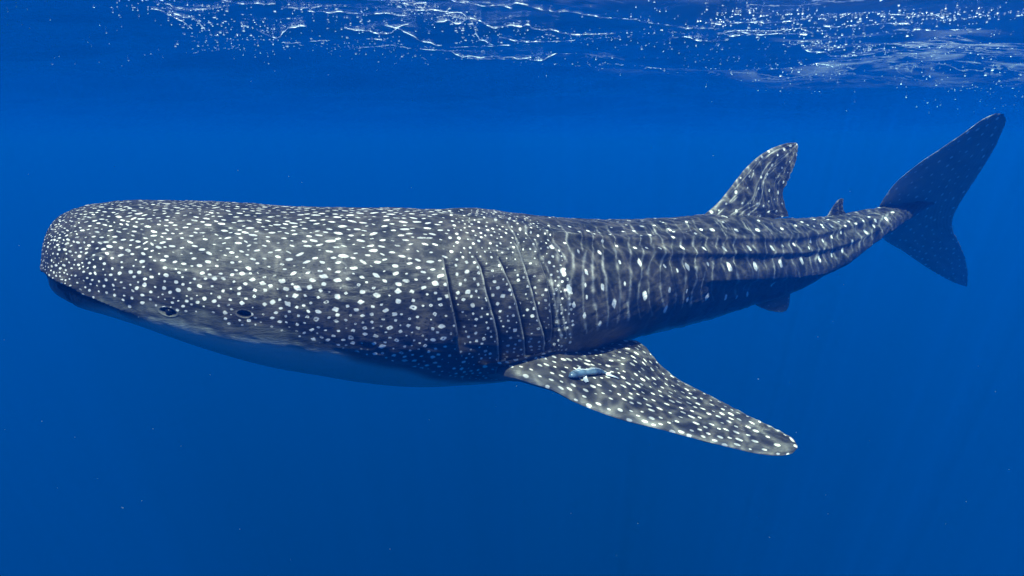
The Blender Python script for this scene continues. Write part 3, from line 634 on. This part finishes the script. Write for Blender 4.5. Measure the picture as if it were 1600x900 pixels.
# ------------------------------------------------------------------ remora riding on the pectoral fin
iv, iu = np.unravel_index((((np.stack(proj(PAf)[:2], -1) - np.array([914, 588])) ** 2).sum(2)).argmin(), PAf.shape[:2])
fc = PAf[iv, iu]; fn = np.cross(PAf[iv + 3, iu] - PAf[iv, iu], PAf[iv, iu + 3] - PAf[iv, iu]); fn /= np.linalg.norm(fn)
if fn @ fc > 0: fn = -fn
dep0 = fc @ CF
rem = bpy.data.objects.new('remora', None); COL.objects.link(rem); rem.location = fc
tag(rem, 'small pale blue remora clinging to the top of the spotted pectoral fin', 'remora')
def on_fin(px, py, lift):
    """point on the fin's skin under pixel px, py, lifted off it"""
    k = (((np.stack(proj(PAf)[:2], -1) - np.array([px, py])) ** 2).sum(2)).argmin(); return PAf.reshape(-1, 3)[k] + fn * lift
path = curve([(886, 590), (896, 589), (908, 586), (916, 585), (928, 583), (940, 583), (948, 586)], 34)
wv2 = np.interp(np.linspace(0, 1, 34), [0, .04, .14, .32, .46, .62, .82, .95, 1], [.001, .013, .022, .024, .017, .021, .015, .006, .003])
cen = np.array([on_fin(a, b, 0) for a, b in path]); cen = np.stack([np.convolve(np.pad(cen[:, c], 3, mode='edge'), np.ones(7) / 7, 'valid') for c in range(3)], 1)
tg = np.gradient(cen, axis=0); tg /= np.linalg.norm(tg, axis=1, keepdims=True); sdv = np.cross(tg, fn); sdv /= np.linalg.norm(sdv, axis=1, keepdims=True)
an = np.linspace(0, 2 * np.pi, 24, endpoint=False)
rv = cen[:, None] + fn * (.004 + wv2 * .62)[:, None, None] + sdv[:, None] * (wv2[:, None] * np.cos(an)[None])[..., None] + fn * (wv2[:, None] * .72 * np.sin(an)[None])[..., None]
def rem_mesh(name, V, Q, mat, parent=None):
    V = np.asarray(V) - fc; o = mesh_from(name, V, Q, mat, parent or rem); return o
rem_mesh('body', rv.reshape(-1, 3), grid_quads(34, 24, True), M_REM)
sv_ = rv[3:31:1, :, :]
for aa_ in (7, 10):                      # highlights along the back, painted on as thin pale strips
    ring = rv[3:31, aa_] ; st_c = ring + fn * .0012; an3 = np.linspace(0, 2 * np.pi, 6, endpoint=False)
    wv3 = .0022 * np.sin(np.linspace(.15, 3.0, 28))
    rem_mesh('painted_highlight', (st_c[:, None] + wv3[:, None, None] * (np.cos(an3)[None, :, None] * fn + np.sin(an3)[None, :, None] * sdv[3:31][:, None])).reshape(-1, 3), grid_quads(28, 6, True), M_REMW)
def plate(name, pts, th, mat):
    p = np.array([on_fin(a, b, l) for a, b, l in pts]); k = len(p); V = np.r_[p + fn * th, p - fn * th]
    bm = bmesh.new(); vs = [bm.verts.new(Vector(v - fc)) for v in V]
    bm.faces.new(vs[:k]); bm.faces.new(vs[k:][::-1])
    for q in range(k): bm.faces.new((vs[q], vs[k + q], vs[k + (q + 1) % k], vs[(q + 1) % k]))
    bmesh.ops.recalc_face_normals(bm, faces=bm.faces); m = bpy.data.meshes.new(name); bm.to_mesh(m); bm.free(); m.materials.append(mat)
    o = bpy.data.objects.new(name, m); COL.objects.link(o); o.parent = rem
plate('pectoral_fin', [(910, 591, .010), (914, 590, .012), (919, 598, .007), (915, 599, .006), (910, 595, .007)], .0016, M_REMW)
plate('pectoral_fin', [(902, 582, .012), (906, 582, .012), (906, 577, .009), (903, 576, .009), (900, 579, .010)], .0016, M_REMW)
plate('tail_fin', [(945, 585, .008), (954, 583, .009), (953, 585, .009), (950, 586, .009), (960, 590, .008), (966, 593, .008), (956, 590.5, .008), (946, 588, .008)], .0014, M_REMW)
ball('eye', on_fin(890, 588, .018), .0022, (1, 1, 1), M_EYE, rem, fc, seg=10)
ball('eye', on_fin(892, 593, .014), .0022, (1, 1, 1), M_EYE, rem, fc, seg=10)

# ------------------------------------------------------------------ air bubbles and foam under the surface, specks in the water
bm = bmesh.new(); bmesh.ops.create_icosphere(bm, subdivisions=1, radius=1.0); icoV = np.array([v.co[:] for v in bm.verts]); icoF = np.array([[v.index for v in f.verts] for f in bm.faces]); bm.free()
def swarm(name, cs, rs, mat, stretch=None, axis=None):
    cs = np.array(cs); rs = np.array(rs); nb_ = len(cs)
    base = np.repeat(icoV[None], nb_, 0) * rs[:, None, None]
    if stretch is not None:
        ax_ = np.array(axis) / np.linalg.norm(axis, axis=-1, keepdims=True); al = (base * ax_[:, None]).sum(2, keepdims=True); base = base + ax_[:, None] * al * (np.array(stretch) - 1)[:, None, None]
    V = (base + cs[:, None]).reshape(-1, 3); Fq = (icoF[None] + (np.arange(nb_) * len(icoV))[:, None, None]).reshape(-1, 3)
    return tag(mesh_from(name, V, Fq, mat), kind='stuff')
def under(px, py, dz):
    """point dz below the surface in the direction of pixel px, py"""
    d = (px - 800) / F * CR - (py - 450) / F * CU + CF; tt = (SURF - dz) / d[2]; return d * tt
bc, br_, ba_, bs_ = [], [], [], []
def add_b(px, py, dz, rpx, el=1.0, sl=0.0):
    p = under(px, py, 0)
    if p[1] < 1 or p[1] > 60: return
    p = p + np.array([0, 0, float(wave_h(p[:1], p[1:2])[0]) - .0015])
    dist = p @ CF; bc.append(p); br_.append(rpx * .9 * dist / F); bs_.append(el); ba_.append(CR * math.cos(sl) + CU * math.sin(sl))
HOR = 450 - F * math.tan(PITCH)
def streak(x0, y0, x1, y1, n_, sx_, sy_, r0, r1, el=1.3, sl=-.3):
    for k in range(int(n_ * 1.0)):
        q = rng.random(); px = x0 + (x1 - x0) * q + rng.normal(0, sx_); py = y0 + (y1 - y0) * q + rng.normal(0, sy_)
        if py > HOR - 22: continue
        add_b(px, py, rng.uniform(.01, .12) , rng.uniform(r0, r1) * (.42 + .7 * rng.random() ** 2.5), el * rng.uniform(1.0, 1.7), sl + rng.normal(0, .2))
streak(30, -2, 140, 14, 60, 10, 3, .9, 1.8, 1.6, -.4); streak(140, 5, 480, 60, 220, 20, 16, .8, 2.0, 1.7, -.5); streak(230, 34, 420, 50, 70, 10, 4, .8, 1.7, 1.7, -.2)
streak(320, 60, 420, 100, 60, 20, 7, .7, 1.5, 1.4, -.4); streak(470, 22, 640, 60, 120, 20, 14, .8, 1.9, 1.2, -.1); streak(620, 12, 760, 50, 170, 10, 7, .9, 2.4, 1.1, -.2)
streak(760, 45, 980, 60, 120, 14, 6, .8, 1.8, 1, 0); streak(480, 85, 780, 100, 170, 20, 8, .7, 1.6, 1.1, -.1); streak(700, 95, 950, 108, 100, 20, 9, .7, 1.5, 1, 0)
streak(940, 100, 1020, 116, 60, 4, 2.5, 1.0, 2.2, 1.2, -.2); streak(960, 20, 1100, 80, 130, 30, 25, .8, 1.8, 1.1, .2); streak(1100, 2, 1600, 18, 420, 20, 9, .9, 2.2, 1.8, .5)
streak(1130, 40, 1270, 30, 130, 10, 6, 1.0, 2.4, 1.4, .3); streak(1240, 60, 1400, 92, 190, 10, 5, .9, 2.1, 1.5, .3); streak(1160, 105, 1300, 112, 90, 12, 6, .8, 1.8, 1.2, .1)
streak(1250, 30, 1600, 60, 230, 40, 24, .9, 2.0, 1.8, .5); streak(1100, 80, 1320, 130, 190, 50, 22, .7, 1.5, 1.1, .2); streak(1400, 100, 1600, 120, 190, 30, 22, .8, 1.8, 1.5, .4)
streak(1480, 140, 1600, 150, 90, 30, 14, .8, 1.7, 1.5, .4); streak(0, 60, 1600, 120, 160, 20, 26, .5, 1.1, 1.1, 0); streak(1450, 165, 1560, 170, 40, 20, 6, .8, 1.4, 1.4, .3)
# foam filaments and lumps pressed against the underside of the surface
fV, fQ = [], []
def filament(pts, r0, lump=.5, seed=0, dz=.02):
    q = curve(pts, max(10, int(abs(pts[-1][0] - pts[0][0]) / 1.2))); k = np.arange(len(q))
    q = q + np.stack([vnoise(k * .11, seed) * 3, vnoise(k * .10, seed + 1) * 1.2], 1)
    c = np.array([under(a, b, 0) for a, b in q]); c[:, 2] += wave_h(c[:, 0], c[:, 1]) - .004
    rr_ = r0 * np.clip(.27 + 1.1 * lump * vnoise(k * .17, seed + 3) + .5 * lump * vnoise(k * .5, seed + 4), .06, 3) * np.minimum(1, np.minimum(k + .3, len(q) - k) / 4) * (c @ CF) / F
    tg_ = np.gradient(c, axis=0); tg_ /= np.linalg.norm(tg_, axis=1, keepdims=True) + 1e-9; s1 = np.cross(tg_, [0, 0, 1.0]); s1 /= np.linalg.norm(s1, axis=1, keepdims=True) + 1e-9; s2 = np.cross(s1, tg_)
    an_ = np.linspace(0, 2 * np.pi, 7, endpoint=False)
    V = c[:, None] + rr_[:, None, None] * (1.6 * np.cos(an_)[None, :, None] * s1[:, None] + np.sin(an_)[None, :, None] * s2[:, None])
    b0 = sum(len(v) for v in fV); fV.append(V.reshape(-1, 3)); fQ.append(grid_quads(len(q), 7, True) + b0)
FIL = [([(240, 20), (300, 28), (350, 26)], .7), ([(330, 12), (390, 20), (430, 17)], .7), ([(480, 30), (560, 30), (640, 33)], .9), ([(600, 44), (650, 54), (690, 57)], 1.0), ([(700, 62), (760, 66), (800, 63)], .9), ([(780, 50), (830, 55), (900, 56)], .9), ([(1000, 24), (1060, 28), (1120, 24)], .8), ([(1040, 60), (1090, 64), (1140, 60)], .8), ([(1400, 40), (1460, 46), (1530, 44)], 1.0), ([(1450, 74), (1520, 80), (1590, 78)], .9), ([(1100, 8), (1180, 12), (1260, 9)], 1.0), ([(560, 8), (600, 10), (640, 7)], .9), ([(1290, 22), (1350, 28), (1420, 27)], 1.0), ([(1180, 42), (1210, 46), (1260, 45)], 1.6), ([(880, 12), (940, 18), (1000, 15)], .8), ([(440, 64), (500, 72), (560, 74)], .8), ([(630, 14), (660, 20), (690, 25), (715, 30)], 2.0), ([(645, 24), (680, 23), (705, 32), (745, 38)], 1.4), ([(690, 32), (712, 27), (735, 35), (770, 42), (800, 41), (880, 45), (960, 48)], 1.5),
       ([(680, 40), (700, 37), (716, 40), (728, 36)], 2.4), ([(735, 36), (748, 50), (770, 60)], 1.8), ([(700, 0), (735, 6), (755, 15), (780, 8), (810, 3), (850, 8), (890, 10)], 1.1), ([(720, 2), (760, 4), (800, 12)], 1.0),
       ([(640, 88), (680, 90), (712, 98), (760, 97), (830, 96)], 1.1), ([(560, 92), (600, 84), (650, 88), (700, 92)], .8), ([(690, 84), (720, 98), (790, 101)], .7), ([(946, 101), (955, 104), (960, 113), (970, 114), (978, 107), (990, 110)], 2.4),
       ([(950, 102), (965, 106), (975, 105), (985, 109), (1010, 114), (1040, 118)], 1.3), ([(820, 98), (850, 97), (870, 92), (900, 90)], .8), ([(30, 0), (70, 4), (110, 10), (140, 14)], 1.3), ([(235, 33), (270, 38), (300, 44)], 1.3),
       ([(270, 36), (300, 38), (325, 45)], .9), ([(400, 46), (430, 53), (460, 45), (480, 46)], 1.2), ([(440, 22), (480, 24), (520, 22)], 1.0), ([(540, 46), (560, 50), (600, 52), (640, 44)], 1.5), ([(1120, 45), (1150, 38), (1170, 42), (1195, 46)], 1.7),
       ([(1135, 38), (1165, 32), (1210, 31), (1240, 29), (1270, 36)], 1.7), ([(1128, 46), (1140, 55), (1155, 52)], 2.2), ([(1235, 58), (1260, 61), (1275, 66)], 1.5), ([(1250, 73), (1285, 80), (1330, 83), (1370, 89), (1405, 93)], 1.7),
       ([(1330, 80), (1350, 86), (1390, 91)], 1.2), ([(1180, 103), (1200, 112), (1240, 109), (1300, 111)], .9), ([(1220, 108), (1250, 108), (1280, 107)], .8), ([(1375, 6), (1410, 9), (1450, 12), (1480, 16)], 1.2), ([(300, 80), (340, 84), (380, 92)], .6), ([(500, 60), (530, 64), (600, 62)], .7)]
for k, (p_, r_) in enumerate(FIL): filament(p_, r_, .55, 40 + 6 * k)
for k, (a, b, w_) in enumerate([(655, 13, 5.5), (663, 10, 5), (648, 15, 3), (622, 21, 3.5), (733, 41, 3.2), (704, 22, 2.4), (1150, 52, 3), (1486, 132, 2.6), (1196, 52, 2.6)]):
    filament([(a - w_ * 1.3, b + .6), (a, b), (a + w_ * 1.3, b - .4)], w_ * .75, .2, 400 + 5 * k)
tag(mesh_from('sea_foam', np.vstack(fV), np.vstack(fQ), M_BUB), kind='stuff')
swarm('air_bubbles', bc, br_, M_BUB, bs_, ba_)
pc, pr_ = [], []
for k in range(85):
    d_ = rng.uniform(1.6, 6); px, py = rng.uniform(0, 1600), rng.uniform(230, 900); pc.append(P(px, py, d_)); pr_.append(rng.uniform(.25, .6) * d_ / F)
swarm('drifting_specks', pc, pr_, plain('speck', (.35, .45, .5), .6))
# a few bubbles round the tip of the tail
